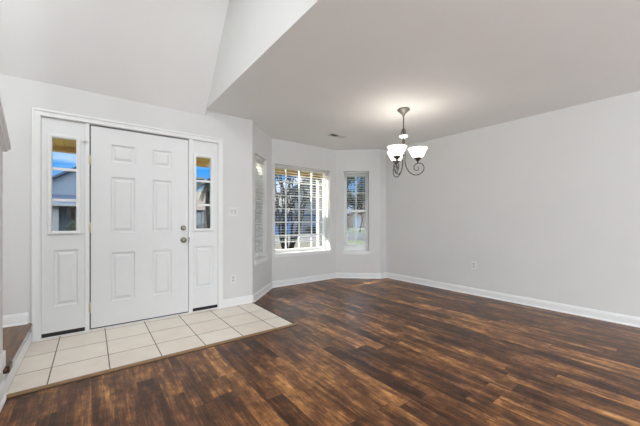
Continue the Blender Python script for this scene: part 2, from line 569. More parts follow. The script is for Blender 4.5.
# ------------------------------------------------------------------ room layout (metres, door wall on y = 0)
H = 2.444
S2 = 2 ** -0.5
XL, XR, YB = -1.50, 4.503, -7.20
A = (1.715, 0.0); B = (2.338, 0.623); C = (3.715, 0.623); D = (4.340, 0.065)
XE = 1.095            # edge of the flat ceiling
HV = 3.31             # high ceiling of the entry
ZV = 2.376            # where the sloped ceiling meets the door wall
fr_door = Frame((0, 0), (1, 0), (0, 1))
fr_bl = Frame(A, (S2, S2), (-S2, S2))        # left slanted bay wall
fr_bc = Frame(B, (1, 0), (0, 1))             # middle bay wall
fr_br = Frame(C, (D[0] - C[0], D[1] - C[1]), (C[1] - D[1], D[0] - C[0]))        # right slanted bay wall
fr_ret = Frame((0, D[1]), (1, 0), (0, 1))
fr_right = Frame((XR, YB), (0, 1), (1, 0))
BW = 0.881
BWR = math.hypot(D[0] - C[0], D[1] - C[1])
WT = 0.20
DO = (-0.392, 1.274, -0.05, 2.087)           # rough opening of door and sidelights

# floors
fl = MB()
fl.prism([(XL, YB, 0), (XR, YB, 0), (XR, D[1], 0), (D[0], D[1], 0), (C[0], C[1], 0), (B[0], B[1], 0), (A[0], A[1], 0), (XL, 0, 0)], (0, 0, -0.12))
struct(fl.build('floor', 'floor'), 'dark brown wood plank floor of the dining room', 'floor')
fl = MB(); fl.box(WORLD, -0.430, 1.70, -1.045, 0.19, -0.05, 0.005)
struct(fl.build('floor_entry', 'tile'), 'beige square tiled floor patch in front of the entry door', 'floor')
mb = MB()
mb.prism([(-0.43, -1.045, 0.0), (-0.43, -1.045, 0.009), (-0.43, -1.062, 0.012), (-0.43, -1.083, 0.009), (-0.43, -1.090, 0.0)], (2.155, 0, 0))
struct(mb.build('trim_1', 'reducer'), 'tan wood strip along the front edge of the entry tiles', 'trim')
mb = MB()
mb.prism([(1.70, -1.05, 0.0), (1.70, -1.05, 0.009), (1.712, -1.05, 0.011), (1.728, -1.05, 0.0)], (0, 1.05, 0))
struct(mb.build('trim_2', 'reducer_dark'), 'dark strip along the right edge of the entry tiles', 'trim')
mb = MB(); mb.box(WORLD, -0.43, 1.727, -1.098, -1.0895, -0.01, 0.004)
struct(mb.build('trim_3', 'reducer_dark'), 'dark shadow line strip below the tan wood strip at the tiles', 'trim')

# ceilings
cl = MB()
cl.prism([(XE + 0.001, YB, H), (XR + 0.2, YB, H), (XR + 0.2, 0.3, H), (4.4, 0.9, H), (B[0] - 0.3, 0.9, H), (A[0] - 0.3, 0.15, H), (XE + 0.001, 0.15, H)], (0, 0, 0.12))
struct(cl.build('ceiling', 'ceiling'), 'flat pale grey ceiling over the dining area and bay', 'ceiling')
cl = MB()
SL = (HV - ZV) / 0.81
cl.prism([(XL, 0.12, ZV - 0.12 * SL), (XL, -0.81, HV), (XL, -0.81, HV + 0.2), (XL, 0.12, ZV - 0.12 * SL + 0.2)], (XE - XL, 0, 0))
struct(cl.build('ceiling_slope', 'ceiling'), 'sloped ceiling rising from above the entry door', 'ceiling')
cl = MB(); cl.box(WORLD, XL, XE + 0.1, YB, -0.81, HV, HV + 0.12)
struct(cl.build('ceiling_high', 'ceiling'), 'high flat ceiling over the entry', 'ceiling')
mb = MB(); mb.box(WORLD, XE, XE + 0.11, YB, 0.0, H + 0.0005, HV + 0.12)
struct(mb.build('wall_upper', 'wall'), 'white upper wall above the edge of the flat ceiling', 'wall')

# walls
wall('wall_front', fr_door, XL - 0.1, A[0], -0.1, 2.62, [DO], WT, 'off-white wall around the entry door')
OPL = (0.115, 0.615, 0.545, 2.035)
OPC = (0.061, 1.230, 0.545, 2.035)
OPR = (0.152, 0.625, 0.510, 2.035)
wall('wall_bay_left', fr_bl, 0, BW, -0.1, H + 0.05, [OPL], WT, 'left slanted wall of the window bay')
wall('wall_bay_center', fr_bc, 0, C[0] - B[0], -0.1, H + 0.05, [OPC], WT, 'middle wall of the window bay')
wall('wall_bay_right', fr_br, 0, BWR, -0.1, H + 0.05, [OPR], WT, 'right slanted wall of the window bay')
wall('wall_return', fr_ret, D[0], XR + 0.15, -0.1, H + 0.05, [], WT, 'narrow wall strip between bay and long right wall')
wall('wall_right', fr_right, 0, -YB + D[1], -0.1, H + 0.05, [], 0.15, 'long plain off-white right wall')
wall('wall_left', Frame((XL, 0), (0, -1), (-1, 0)), 0, -YB, -0.1, HV + 0.1, [], 0.12, 'stair side wall left of the entry')
wall('wall_back', Frame((XR, YB), (-1, 0), (0, -1)), 0, XR - XL, -0.1, HV + 0.1, [(0.45, 4.75, 0.3, 2.4)], 0.12, 'unseen rear wall with wide opening added for the back fill light')  # opening added to let the back fill light in

hw_ = empty('added_skylight', (-0.10, -1.95, HV)); struct(hw_, 'unseen skylight added in the high ceiling for the overhead fill light', 'window')  # skylight added out of view to go with the overhead fill lamp
mb = MB(); mb.box(WORLD, -1.05, 0.85, -2.75, -1.15, HV - 0.012, HV - 0.001); mb.build('added_pane', 'vinyl', hw_)
# baseboards
BBP = [(0, 0.0), (-0.013, 0.0), (-0.013, 0.076), (-0.009, 0.084), (-0.009, 0.090), (-0.004, 0.098), (0, 0.100)]
SHP = [(-0.013, 0.0), (-0.026, 0.0), (-0.024, 0.009), (-0.013, 0.017)]


def baseboard(name, fr, U0, U1, label, z=0.0, d0=0.0, d1=0.0):
    mb = MB()
    for prof in (BBP, SHP):
        a = [fr.pt(U0 + d0 * (-p[0]), p[0], p[1] + z) for p in prof]
        b = [fr.pt(U1 + d1 * (-p[0]), p[0], p[1] + z) for p in prof]
        va = [mb.bm.verts.new(p) for p in a]; vb = [mb.bm.verts.new(p) for p in b]
        n = len(va)
        mb.bm.faces.new(va); mb.bm.faces.new(list(reversed(vb)))
        for i in range(n):
            mb.bm.faces.new([va[i], vb[i], vb[(i + 1) % n], va[(i + 1) % n]])
    return struct(mb.build(name, 'trim', recalc=True), label, 'baseboard')


T = math.tan(PI / 8)
baseboard('baseboard_front', fr_door, 1.312, A[0], 'white baseboard right of the entry door', z=0.004, d1=T)
baseboard('baseboard_bay_left', fr_bl, 0, BW, 'white baseboard under the left bay window', d0=T, d1=-T)
baseboard('baseboard_bay_center', fr_bc, 0, C[0] - B[0], 'white baseboard under the wide bay window', d0=T, d1=-T)
baseboard('baseboard_bay_right', fr_br, 0, BWR, 'white baseboard under the right bay window', d0=T, d1=T)
baseboard('baseboard_return', fr_ret, D[0], XR, 'short white baseboard at the corner by the bay', d0=T, d1=-1)
baseboard('baseboard_right', fr_right, 0, -YB + D[1], 'white baseboard along the long right wall', d1=-1)
baseboard('baseboard_landing', fr_door, XL, -0.455, 'white baseboard above the stair landing', z=0.176)

# ------------------------------------------------------------------ bay windows
def bay_window(name, fr, op, cols, rows, double_hung, label):
    u0, u1, z0, z1 = op
    root = empty(name, fr.pt((u0 + u1) / 2, 0.15, z0))
    struct(root, label, 'window')
    mb = MB()
    w = 0.032
    g0, g1 = 0.135, 0.190
    mb.box(fr, u0, u0 + w, g0, g1, z0, z1).box(fr, u1 - w, u1, g0, g1, z0, z1)
    mb.box(fr, u0 + w, u1 - w, g0, g1, z1 - w, z1).box(fr, u0 + w, u1 - w, g0, g1, z0, z0 + w + 0.02)
    mb.build('window_frame', 'vinyl', root, 0.002)
    iu0, iu1, iz0, iz1 = u0 + w, u1 - w, z0 + w + 0.02, z1 - w
    if double_hung:
        zm = 1.285
        for k, (a, b, v) in enumerate(((iz0, zm + 0.02, 0.142), (zm - 0.02, iz1, 0.164))):
            sb = MB(); s = 0.026
            sb.box(fr, iu0, iu0 + s, v, v + 0.02, a, b).box(fr, iu1 - s, iu1, v, v + 0.02, a, b)
            sb.box(fr, iu0 + s, iu1 - s, v, v + 0.02, b - 0.042, b).box(fr, iu0 + s, iu1 - s, v, v + 0.02, a, a + 0.042)
            sash = sb.build('sash', 'vinyl', root, 0.002)
            gl = MB(); gl.box(fr, iu0 + s, iu1 - s, v + 0.008, v + 0.012, a + 0.042, b - 0.042)
            gl.build('glass_pane', 'glass', sash)
            mu = MB()
            um = (iu0 + iu1) / 2
            mu.box(fr, um - 0.009, um + 0.009, v + 0.003, v + 0.017, a + 0.042, b - 0.042)
            zc = (a + b) / 2
            mu.box(fr, iu0 + s, iu1 - s, v + 0.0035, v + 0.0165, zc - 0.009, zc + 0.009)
            mu.build('muntin', 'vinyl', sash)
    else:
        gl = MB(); gl.box(fr, iu0, iu1, 0.166, 0.170, iz0, iz1)
        gl.build('glass_pane', 'glass', root)
        mu = MB()
        for i in range(1, cols):
            um = iu0 + (iu1 - iu0) * i / cols
            mu.box(fr, um - 0.010, um + 0.010, 0.160, 0.176, iz0, iz1)
        for j in range(1, rows):
            zz = iz0 + (iz1 - iz0) * j / rows
            mu.box(fr, iu0, iu1, 0.161, 0.175, zz - 0.010, zz + 0.010)
        mu.build('muntin', 'vinyl', root)
    st = MB()
    st.box(fr, u0 - 0.03, u1 + 0.03, -0.018, 0.0, z0 - 0.022, z0 + 0.002)
    st.box(fr, u0 + 0.0005, u1 - 0.0005, 0.0, 0.136, z0 - 0.004, z0 + 0.002)
    st.box(fr, u0 - 0.02, u1 + 0.02, -0.012, -0.0005, z0 - 0.060, z0 - 0.022)
    st.build('window_sill', 'trim', root, 0.003)
    return root


bay_window('window_1', fr_bl, OPL, 2, 2, True, 'narrow window in the left slanted bay wall')
bay_window('window_2', fr_bc, OPC, 4, 6, False, 'wide gridded picture window in the middle of the bay')
bay_window('window_3', fr_br, OPR, 2, 2, True, 'narrow double-hung window in the right slanted bay wall')


def blind(fr, op, tilt, vmid, label, gap=0.045):
    u0, u1, z0, z1 = op[0] + 0.012, op[1] - 0.012, op[2], op[3]
    root = empty('window_blind', fr.pt((u0 + u1) / 2, vmid, z1))
    tag(root, label, 'blind', 'white slatted window blinds in the bay')
    mb = MB(); mb.box(fr, u0, u1, vmid - 0.026, vmid + 0.026, z1 - 0.040, z1 - 0.0005)
    mb.build('headrail', 'blind', root, 0.002)
    pitch = 0.0425
    zb = z0 + gap
    n = int((z1 - 0.062 - zb - 0.022) / pitch)
    pitch = (z1 - 0.062 - zb - 0.040) / (n - 1) if gap > 0.1 else pitch
    sl = MB()
    ca, sa = math.cos(tilt), math.sin(tilt)
    hw, th = 0.0255, 0.0009
    zz = z1 - 0.062
    zs = []
    for i in range(n):
        prof = []
        for s, up in ((-1, 0), (-0.5, 0.0012), (0, 0.0017), (0.5, 0.0012), (1, 0)):
            prof.append((s * hw * ca, zz + s * hw * sa + up))
        poly = [(v, z + th) for v, z in prof] + [(v, z - th) for v, z in reversed(prof)]
        a = [fr.pt(u0, vmid + v, z) for v, z in poly]
        sl.prism(a, fr.u * (u1 - u0))
        zs.append(zz)
        zz -= pitch
    sl.build('slats', 'blind', root)
    br = MB(); br.box(fr, u0, u1, vmid - 0.024, vmid + 0.024, zz + pitch - 0.040, zz + pitch - 0.022)
    br.build('bottom_rail', 'blind', root, 0.002)
    cords = [u0 + 0.09, u1 - 0.09] if u1 - u0 < 0.8 else [u0 + 0.12, (u0 + u1) / 2, u1 - 0.12]
    for cu in cords:
        cd = MB()
        for dv in (-0.0262, 0.0262):
            cd.tube([fr.pt(cu, vmid + dv, z1 - 0.04), fr.pt(cu, vmid + dv, zz + pitch - 0.022)], 0.0011, 5)
        cd.build('ladder_cord', 'blind', root)
    wd = MB(); wd.tube([fr.pt(u1 - 0.05, vmid - 0.034, z1 - 0.035), fr.pt(u1 - 0.05, vmid - 0.036, z1 - 0.55)], 0.0035, 6)
    wd.build('tilt_wand', 'blind', root)
    return root


blind(fr_bl, OPL, math.radians(-22), 0.070, 'white slatted blind in the narrow window left of the wide bay window', 0.004)
blind(fr_bc, OPC, math.radians(0), 0.085, 'wide white slatted blind across the large middle bay window', 0.178)
blind(fr_br, OPR, math.radians(0), 0.070, 'white slatted blind in the narrow window right of the wide bay window')

# ------------------------------------------------------------------ entry door unit
CA0, CA1, CZ = -0.432, 1.313, 2.125
mb = MB()
cw = 0.058
for (a, b, c_, d) in ((CA0, CA0 + cw, 0.004, CZ - cw), (CA1 - cw, CA1, 0.004, CZ - cw), (CA0, CA1, CZ - cw, CZ)):
    mb.box(fr_door, a, b, -0.012, 0.002, c_, d)
# raised back band on the casing
mb.box(fr_door, CA0, CA0 + 0.018, -0.020, -0.0119, 0.004, CZ).box(fr_door, CA1 - 0.018, CA1, -0.020, -0.0119, 0.004, CZ)
mb.box(fr_door, CA0 + 0.018, CA1 - 0.018, -0.020, -0.0119, CZ - 0.018, CZ)
mb.box(fr_door, CA0 + 0.046, CA0 + cw, -0.016, -0.0119, 0.004, CZ - 0.046).box(fr_door, CA1 - cw, CA1 - 0.046, -0.016, -0.0119, 0.004, CZ - 0.046)
mb.box(fr_door, CA0 + cw, CA1 - cw, -0.016, -0.0119, CZ - cw, CZ - 0.046)
struct(mb.build('trim_4', 'trim', None, 0.003), 'white moulded casing around the entry door and sidelights', 'trim')
mb = MB()
for (a, b) in ((DO[0], DO[0] + 0.022), (DO[1] - 0.022, DO[1])):
    mb.box(fr_door, a, b, 0.0, 0.16, 0.0, DO[3])
mb.box(fr_door, -0.052, -0.017, 0.0, 0.16, 0.0, 2.062).box(fr_door, 0.911, 0.955, 0.0, 0.16, 0.0, 2.062)
mb.box(fr_door, DO[0] + 0.022, DO[1] - 0.022, 0.0, 0.16, 2.062, DO[3])
struct(mb.build('trim_5', 'trim', None, 0.002), 'white jambs between the entry door and its sidelights', 'trim')
mb = MB(); mb.box(fr_door, DO[0], DO[1], 0.008, 0.19, 0.0, 0.014)
struct(mb.build('trim_6', 'vinyl', None, 0.002), 'pale threshold under the entry door', 'trim')

door = empty('door_1', (0.447, 0.03, 0.016))
struct(door, 'white six-panel entry door', 'door')
pn = []
for a, b in ((0.159, 0.369), (0.537, 0.727)):
    for c_, d in ((1.706, 1.886), (0.974, 1.552), (0.268, 0.770)):
        pn.append((a, b, c_, d))
mb = MB(); mb.paneled(fr_door, -0.0075, 0.9065, 0.026, 2.0495, 0.014, 0.044, pn)
mb.build('door_panel', 'door', door)
mb = MB()
mb.box(fr_door, -0.0165, 0.910, 0.060, 0.066, 0.0145, 2.061)
mb.box(fr_door, -0.0165, -0.0078, 0.030, 0.060, 0.0145, 2.061).box(fr_door, 0.9068, 0.910, 0.030, 0.060, 0.0145, 2.061)
mb.box(fr_door, -0.007, 0.906, 0.022, 0.056, 0.0145, 0.0255)
mb.build('weather_strip', 'black', door)
kb = MB()
kb.lathe((0.852, 0.014, 0.874), [(0, 0), (0.032, 0), (0.033, 0.004), (0.029, 0.009), (0.013, 0.012), (0.011, 0.028), (0.018, 0.034), (0.0265, 0.042), (0.028, 0.052), (0.024, 0.061), (0.012, 0.066), (0, 0.067)], (0, -1, 0), 24)
kb.build('door_knob', 'nickel', door)
kb = MB()
kb.lathe((0.852, 0.014, 1.014), [(0, 0), (0.029, 0), (0.030, 0.004), (0.026, 0.012), (0.019, 0.015), (0.017, 0.017), (0, 0.018)], (0, -1, 0), 24)
kb.box(fr_door, 0.846, 0.858, -0.024, -0.003, 0.998, 1.030)
kb.build('deadbolt', 'nickel', door)
sp = MB(); sp.box(fr_door, 0.9095, 0.9185, -0.0025, 0.012, 0.842, 0.905)
sp.build('strike_plate', 'nickel', door)
for z in (1.70, 1.03, 0.235):
    hg = MB()
    hg.tube([(-0.0120, 0.004, z - 0.048), (-0.0120, 0.004, z + 0.048)], 0.0062, 10)
    hg.tube([(-0.0120, 0.004, z + 0.048), (-0.0120, 0.004, z + 0.056)], [0.0045, 0.002], 8)
    hg.box(fr_door, -0.024, -0.016, -0.0018, 0.0, z - 0.045, z + 0.045)
    hg.build('hinge', 'brass', door)


def sidelight(name, ua, ub, ga, gb, gz0, gz1, pan, label):
    root = empty(name, fr_door.pt((ua + ub) / 2, 0.02, 0.014)); struct(root, label, 'window')
    mb = MB()
    mb.paneled(fr_door, ua, ub, 0.052, 2.06, 0.012, 0.044, [pan], [(ga - 0.012, gb + 0.012, gz0 - 0.012, gz1 + 0.012)])
    mb.build('sidelight_panel', 'door', root)
    fm = MB()
    o = 0.030
    for v0, v1, e0, e1 in ((-0.002, 0.013, o, 0.0), (-0.007, -0.0019, o - 0.006, 0.008), ):
        fm.box(fr_door, ga - e0, ga - e1, v0, v1, gz0 - e0, gz1 + e0).box(fr_door, gb + e1, gb + e0, v0, v1, gz0 - e0, gz1 + e0)
        fm.box(fr_door, ga - e1, gb + e1, v0, v1, gz1 + e1, gz1 + e0).box(fr_door, ga - e1, gb + e1, v0, v1, gz0 - e0, gz0 - e1)
    fm.box(fr_door, ga - 0.011, ga, 0.013, 0.05, gz0 - 0.011, gz1 + 0.011).box(fr_door, gb, gb + 0.011, 0.013, 0.05, gz0 - 0.011, gz1 + 0.011)
    fm.box(fr_door, ga, gb, 0.013, 0.05, gz1, gz1 + 0.011).box(fr_door, ga, gb, 0.013, 0.05, gz0 - 0.011, gz0)
    fm.build('glazing_frame', 'vinyl', root, 0.0015)
    gl = MB(); gl.box(fr_door, ga, gb, 0.030, 0.034, gz0, gz1); gl.build('glass_pane', 'glass', root)
    for k in (1, 2):
        mu = MB(); zz = gz0 + (gz1 - gz0) * k / 3
        mu.box(fr_door, ga, gb, 0.022, 0.042, zz - 0.012, zz + 0.012)
        mu.build('muntin', 'vinyl', root, 0.002)
    sw = MB(); sw.box(fr_door, ua, ub, 0.016, 0.05, 0.0145, 0.0515)
    sw.build('bottom_sweep', 'black', root)
    return root


sidelight('window_4', -0.369, -0.053, -0.297, -0.118, 1.003, 1.887, (-0.283, -0.108, 0.290, 0.822), 'left sidelight of the entry door')
sidelight('window_5', 0.956, 1.251, 0.994, 1.172, 1.003, 1.868, (0.980, 1.195, 0.290, 0.788), 'right sidelight of the entry door')

cl_ = empty('door_stop', (-0.052, -0.004, 1.885))
tag(cl_, 'tiny white catch on the jamb above the top hinge of the entry door', 'door catch')
mb = MB(); mb.box(fr_door, -0.072, -0.030, -0.012, -0.0005, 1.878, 1.892); mb.build('catch_plate', 'plate', cl_, 0.002)
mb = MB(); mb.tube([(-0.052, -0.012, 1.885), (-0.052, -0.030, 1.880)], [0.006, 0.008], 10); mb.build('catch_tip', 'vent', cl_)

# ------------------------------------------------------------------ wall plates and vent
def outlet(fr, u, z, label, wires=False):
    root = empty('wall_outlet', fr.pt(u, 0, z)); tag(root, label, 'outlet', 'white duplex wall outlets')
    mb = MB(); mb.box(fr, u - 0.035, u + 0.035, -0.006, -0.0003, z - 0.057, z + 0.057); mb.build('cover_plate', 'plate', root, 0.003)
    for dz in (0.02, -0.02):
        mb = MB(); mb.box(fr, u - 0.017, u + 0.017, -0.0085, -0.006, z + dz - 0.0145, z + dz + 0.0145)
        s = mb.build('receptacle', 'vent', root, 0.003)
        mb = MB()
        mb.box(fr, u - 0.009, u - 0.005, -0.0089, -0.0084, z + dz - 0.003, z + dz + 0.007)
        mb.box(fr, u + 0.005, u + 0.009, -0.0089, -0.0084, z + dz - 0.003, z + dz + 0.007)
        mb.box(fr, u - 0.003, u + 0.003, -0.0089, -0.0084, z + dz - 0.011, z + dz - 0.006)
        mb.build('socket_slots', 'slot', s)
    return root


outlet(fr_door, 1.447, 0.347, 'white duplex outlet low on the wall right of the entry door')
outlet(fr_right, -1.602 - YB, 0.437, 'white duplex outlet on the long plain right wall')
sw = empty('light_switch', (1.450, 0, 1.21))
tag(sw, 'white double light switch plate right of the entry door', 'light switch')
mb = MB(); mb.box(fr_door, 1.393, 1.507, -0.006, -0.0003, 1.152, 1.268); mb.build('cover_plate', 'plate', sw, 0.003)
for u in (1.427, 1.473):
    mb = MB()
    mb.box(fr_door, u - 0.016, u + 0.016, -0.008, -0.006, 1.178, 1.242)
    mb.prism([(u - 0.014, -0.008, 1.182), (u - 0.014, -0.008, 1.238), (u - 0.014, -0.013, 1.238)], (0.028, 0, 0))
    mb.build('rocker', 'vent', sw)

vt = empty('ceiling_vent', (3.09, -0.14, H)); tag(vt, 'small white louvred air vent in the ceiling before the bay', 'vent')
mb = MB()
vx0, vx1, vy0, vy1 = 2.95, 3.24, -0.205, -0.075
mb.box(WORLD, vx0, vx0 + 0.018, vy0, vy1, H - 0.007, H - 0.0005).box(WORLD, vx1 - 0.018, vx1, vy0, vy1, H - 0.007, H - 0.0005)
mb.box(WORLD, vx0 + 0.018, vx1 - 0.018, vy0, vy0 + 0.018, H - 0.007, H - 0.0005).box(WORLD, vx0 + 0.018, vx1 - 0.018, vy1 - 0.018, vy1, H - 0.007, H - 0.0005)
mb.build('vent_frame', 'vent', vt)
mb = MB(); mb.box(WORLD, vx0 + 0.018, vx1 - 0.018, vy0 + 0.018, vy1 - 0.018, H - 0.0015, H - 0.0005); mb.build('duct_dark_backing', 'black', vt)  # black sheet on the ceiling painting the dark behind the louvres
mb = MB()
for i in range(13):
    xx = vx0 + 0.028 + i * 0.0195
    s = 1 if i > 6 else -1
    mb.prism([(xx - 0.006 * s, vy0 + 0.018, H - 0.002), (xx - 0.006 * s + 0.0015, vy0 + 0.018, H - 0.002), (xx + 0.006 * s + 0.0015, vy0 + 0.018, H - 0.009), (xx + 0.006 * s, vy0 + 0.018, H - 0.009)], (0, vy1 - vy0 - 0.036, 0))
mb.build('louvres', 'vent', vt)

# ------------------------------------------------------------------ chandelier
CX, CY = 2.99, -1.485
ch = empty('chandelier', (CX, CY, H))
tag(ch, 'pewter chandelier with three lit white glass shades on scrolled arms', 'chandelier')
mb = MB(); mb.lathe((CX, CY, H), [(0, -0.0005), (0.070, -0.0005), (0.075, -0.008), (0.072, -0.018), (0.060, -0.026), (0.040, -0.044), (0.022, -0.062), (0.013, -0.078), (0.010, -0.092), (0, -0.093)], seg=28)
mb.build('canopy', 'canopy', ch)
mb = MB(); mb.tube([(CX, CY, H - 0.09), (CX, CY, 2.20)], 0.0065, 10); mb.build('rod', 'pewter', ch)
mb = MB()
mb.lathe((CX, CY, 2.2), [(0, 0.012), (0.010, 0.010), (0.014, 0.0), (0.008, -0.006), (0.0065, -0.02)], seg=14)
for k in range(4):
    a = k * PI / 2 + 0.3
    pts = []
    for r, z in ((0.006, 2.205), (0.020, 2.195), (0.027, 2.165), (0.024, 2.135), (0.012, 2.115)):
        pts.append((CX + r * math.cos(a), CY + r * math.sin(a), z))
    mb.tube(pts, 0.0045, 6)
mb.tube([(CX, CY, 2.195), (CX, CY, 2.11)], 0.006, 8)
mb.build('cage', 'pewter', ch)
mb = MB(); mb.lathe((CX, CY, 2.10), [(0.012, 0.0), (0.030, 0.001), (0.045, 0.010), (0.050, 0.020), (0.048, 0.020), (0.042, 0.012), (0.028, 0.005), (0.012, 0.006)], seg=24)
tag(mb.build('glass_dish', 'shade', ch), 'small white glass dish on the chandelier stem')
mb = MB(); mb.lathe((CX, CY, 0), [(0, 1.875), (0.006, 1.880), (0.011, 1.892), (0.005, 1.902), (0.014, 1.912), (0.020, 1.930), (0.020, 1.965), (0.012, 1.98), (0.010, 2.02), (0.016, 2.04), (0.018, 2.06), (0.011, 2.075), (0.011, 2.105), (0, 2.106)], seg=18)
mb.build('stem', 'pewter', ch)
R_ARM = 0.163
for k in range(3):
    ang = -YAW - 0.22 + k * 2 * PI / 3
    d = Vector((math.cos(ang), math.sin(ang), 0))
    P = lambda r, z: Vector((CX, CY, 0)) + d * r + Vector((0, 0, z))
    key = [(0.012, 1.945), (0.022, 1.93), (0.020, 1.88), (0.017, 1.82), (0.030, 1.75), (0.062, 1.69), (0.105, 1.655), (0.150, 1.645), (0.195, 1.660), (0.227, 1.695),
           (0.234, 1.735), (0.218, 1.768), (0.186, 1.786), (0.152, 1.781), (0.127, 1.760), (0.120, 1.730), (0.132, 1.706), (0.155, 1.699), (0.172, 1.712), (0.172, 1.732), (0.158, 1.740)]
    # smooth (Catmull-Rom)
    pts = []
    kk = [key[0]] + key + [key[-1]]
    for i in range(1, len(kk) - 2):
        p0, p1, p2, p3 = [Vector((q[0], q[1])) for q in kk[i - 1:i + 3]]
        for s in range(4):
            t = s / 4
            q = 0.5 * ((2 * p1) + (p2 - p0) * t + (2 * p0 - 5 * p1 + 4 * p2 - p3) * t * t + (3 * p1 - p0 - 3 * p2 + p3) * t ** 3)
            pts.append(P(q.x, q.y))
    pts.append(P(*key[-1]))
    n = len(pts)
    rad = [0.0058 if i < n * 0.7 else 0.0058 - 0.0022 * (i - n * 0.7) / (n * 0.3) for i in range(n)]
    mb = MB(); mb.tube(pts, rad, 8)
    arm = mb.build('arm', 'pewter', ch)
    mb = MB()
    c0 = P(R_ARM, 0)
    mb.lathe(c0, [(0, 1.778), (0.006, 1.780), (0.008, 1.795), (0.006, 1.802), (0.018, 1.815), (0.034, 1.834), (0.047, 1.846), (0.046, 1.850), (0.030, 1.846), (0, 1.842)], seg=20)
    mb.build('shade_cup', 'pewter', arm)
    mb = MB()
    mb.lathe(c0, [(0, 1.8515), (0.046, 1.8515), (0.060, 1.862), (0.074, 1.886), (0.085, 1.910), (0.096, 1.932), (0.107, 1.950), (0.113, 1.960), (0.109, 1.960), (0.101, 1.947), (0.091, 1.930), (0.080, 1.908), (0.069, 1.884), (0.055, 1.864), (0.042, 1.856), (0, 1.856)], seg=32)
    sh = mb.build('glass_shade', 'shade', ch)
    mb = MB()
    mb.lathe(c0, [(0, 1.857), (0.013, 1.858), (0.013, 1.880), (0.022, 1.897), (0.026, 1.913), (0.021, 1.930), (0.010, 1.940), (0, 1.941)], seg=16)
    mb.build('bulb', 'bulb', sh)
    ld = bpy.data.lights.new('chandelier_lamp', 'POINT'); ld.energy = 0.3; ld.color = (1.0, 0.92, 0.82); ld.shadow_soft_size = 0.03
    lo = bpy.data.objects.new('chandelier_lamp', ld); COL.objects.link(lo); lo.parent = ch
    lo.location = P(R_ARM, 1.975) - Vector((CX, CY, H))

# ------------------------------------------------------------------ stair landing and half wall on the left
sx = -0.445
ld_ = empty('stair_landing', (-0.95, -0.58, 0)); struct(ld_, 'brown wooden stair landing with white riser left of the entry tiles', 'stairs')
mb = MB(); mb.prism([(sx + 0.010, -1.032, 0.150), (sx + 0.018, -1.032, 0.157), (sx + 0.018, -1.032, 0.168), (sx + 0.010, -1.032, 0.175), (XL + 0.003, -1.032, 0.175), (XL + 0.003, -1.032, 0.150)], (0, 1.150, 0))
mb.build('tread', 'tread', ld_)
mb = MB(); mb.box(WORLD, sx - 0.02, sx, -1.032, -0.024, 0.001, 0.150); mb.build('riser', 'trim', ld_)
mb = MB(); mb.box(WORLD, sx - 0.001, sx + 0.014, -1.032, -0.024, 0.001, 0.10)
mb.build('skirt_board', 'trim', ld_, 0.004)
mb = MB(); mb.box(WORLD, sx - 0.03, sx + 0.030, -1.030, -0.935, 0.132, 0.181); mb.build('nosing_block', 'tread_dark', ld_, 0.008)

SLP = 0.77
kx0, kx1, ky0, ky1 = -0.565, sx, -1.035, -3.30
z_at = lambda y: 1.548 + SLP * (ky0 - y)
mb = MB(); mb.prism([(kx0, ky0, 0.001), (kx0, ky1, 0.001), (kx0, ky1, z_at(ky1)), (kx0, ky0, z_at(ky0))], (kx1 - kx0, 0, 0))
struct(mb.build('wall_stair', 'wall'), 'half wall beside the stairs at the left edge', 'wall')
mb = MB()
for x0, x1, a, b, ye in ((kx0 - 0.03, kx1 + 0.022, 0.0, 0.020, 0.010), (kx0 - 0.042, kx1 + 0.036, 0.020, 0.042, 0.014)):
    mb.prism([(x0, ky0 + ye, z_at(ky0 + ye) + a), (x0, ky1, z_at(ky1) + a), (x0, ky1, z_at(ky1) + b), (x0, ky0 + ye, z_at(ky0 + ye) + b)], (x1 - x0, 0, 0))
struct(mb.build('trim_7', 'trim', None, 0.003), 'sloping white cap on the half wall at the left edge', 'trim')
baseboard('baseboard_stair', Frame((sx, ky0), (0, -1), (-1, 0)), 0, 2.1, 'white baseboard on the half wall at the left edge')
mb = MB(); mb.box(WORLD, sx - 0.006, sx + 0.012, ky0 - 0.10, ky0 + 0.012, 0.182, 0.285)
struct(mb.build('trim_8', 'trim', None, 0.004), 'white base block of the half wall above the landing', 'trim')

# ------------------------------------------------------------------ outdoors
GZ = -0.20
mb = MB(); mb.box(WORLD, -60, 90, 0.9, 120, GZ - 0.2, GZ)
struct(mb.build('ground', 'grass'), 'front lawn outside the windows', 'lawn')
mb = MB(); mb.box(WORLD, -60, 90, 10.3, 15.3, GZ, GZ + 0.012)
struct(mb.build('road', 'road'), 'pale road across the front lawn', 'road')
mb = MB(); mb.box(WORLD, 12.2, 17.8, 15.3, 19.95, GZ, GZ + 0.015)
struct(mb.build('driveway', 'drive'), 'pale concrete driveway in front of the pale grey sided house', 'driveway')
mb = MB(); mb.prism([(7.3 + 3.4 * math.cos(a * PI / 12), 7.2 + 2.6 * math.sin(a * PI / 12), GZ) for a in range(24)], (0, 0, 0.03))
struct(mb.build('mulch_bed', 'mulch'), 'mottled mulch bed around the multi-stem tree', 'garden bed')
mb = MB(); mb.box(WORLD, -3.5, 1.5, 0.22, 2.55, GZ, -0.03)
struct(mb.build('porch_slab', 'drive'), 'concrete porch slab outside the entry door', 'porch')

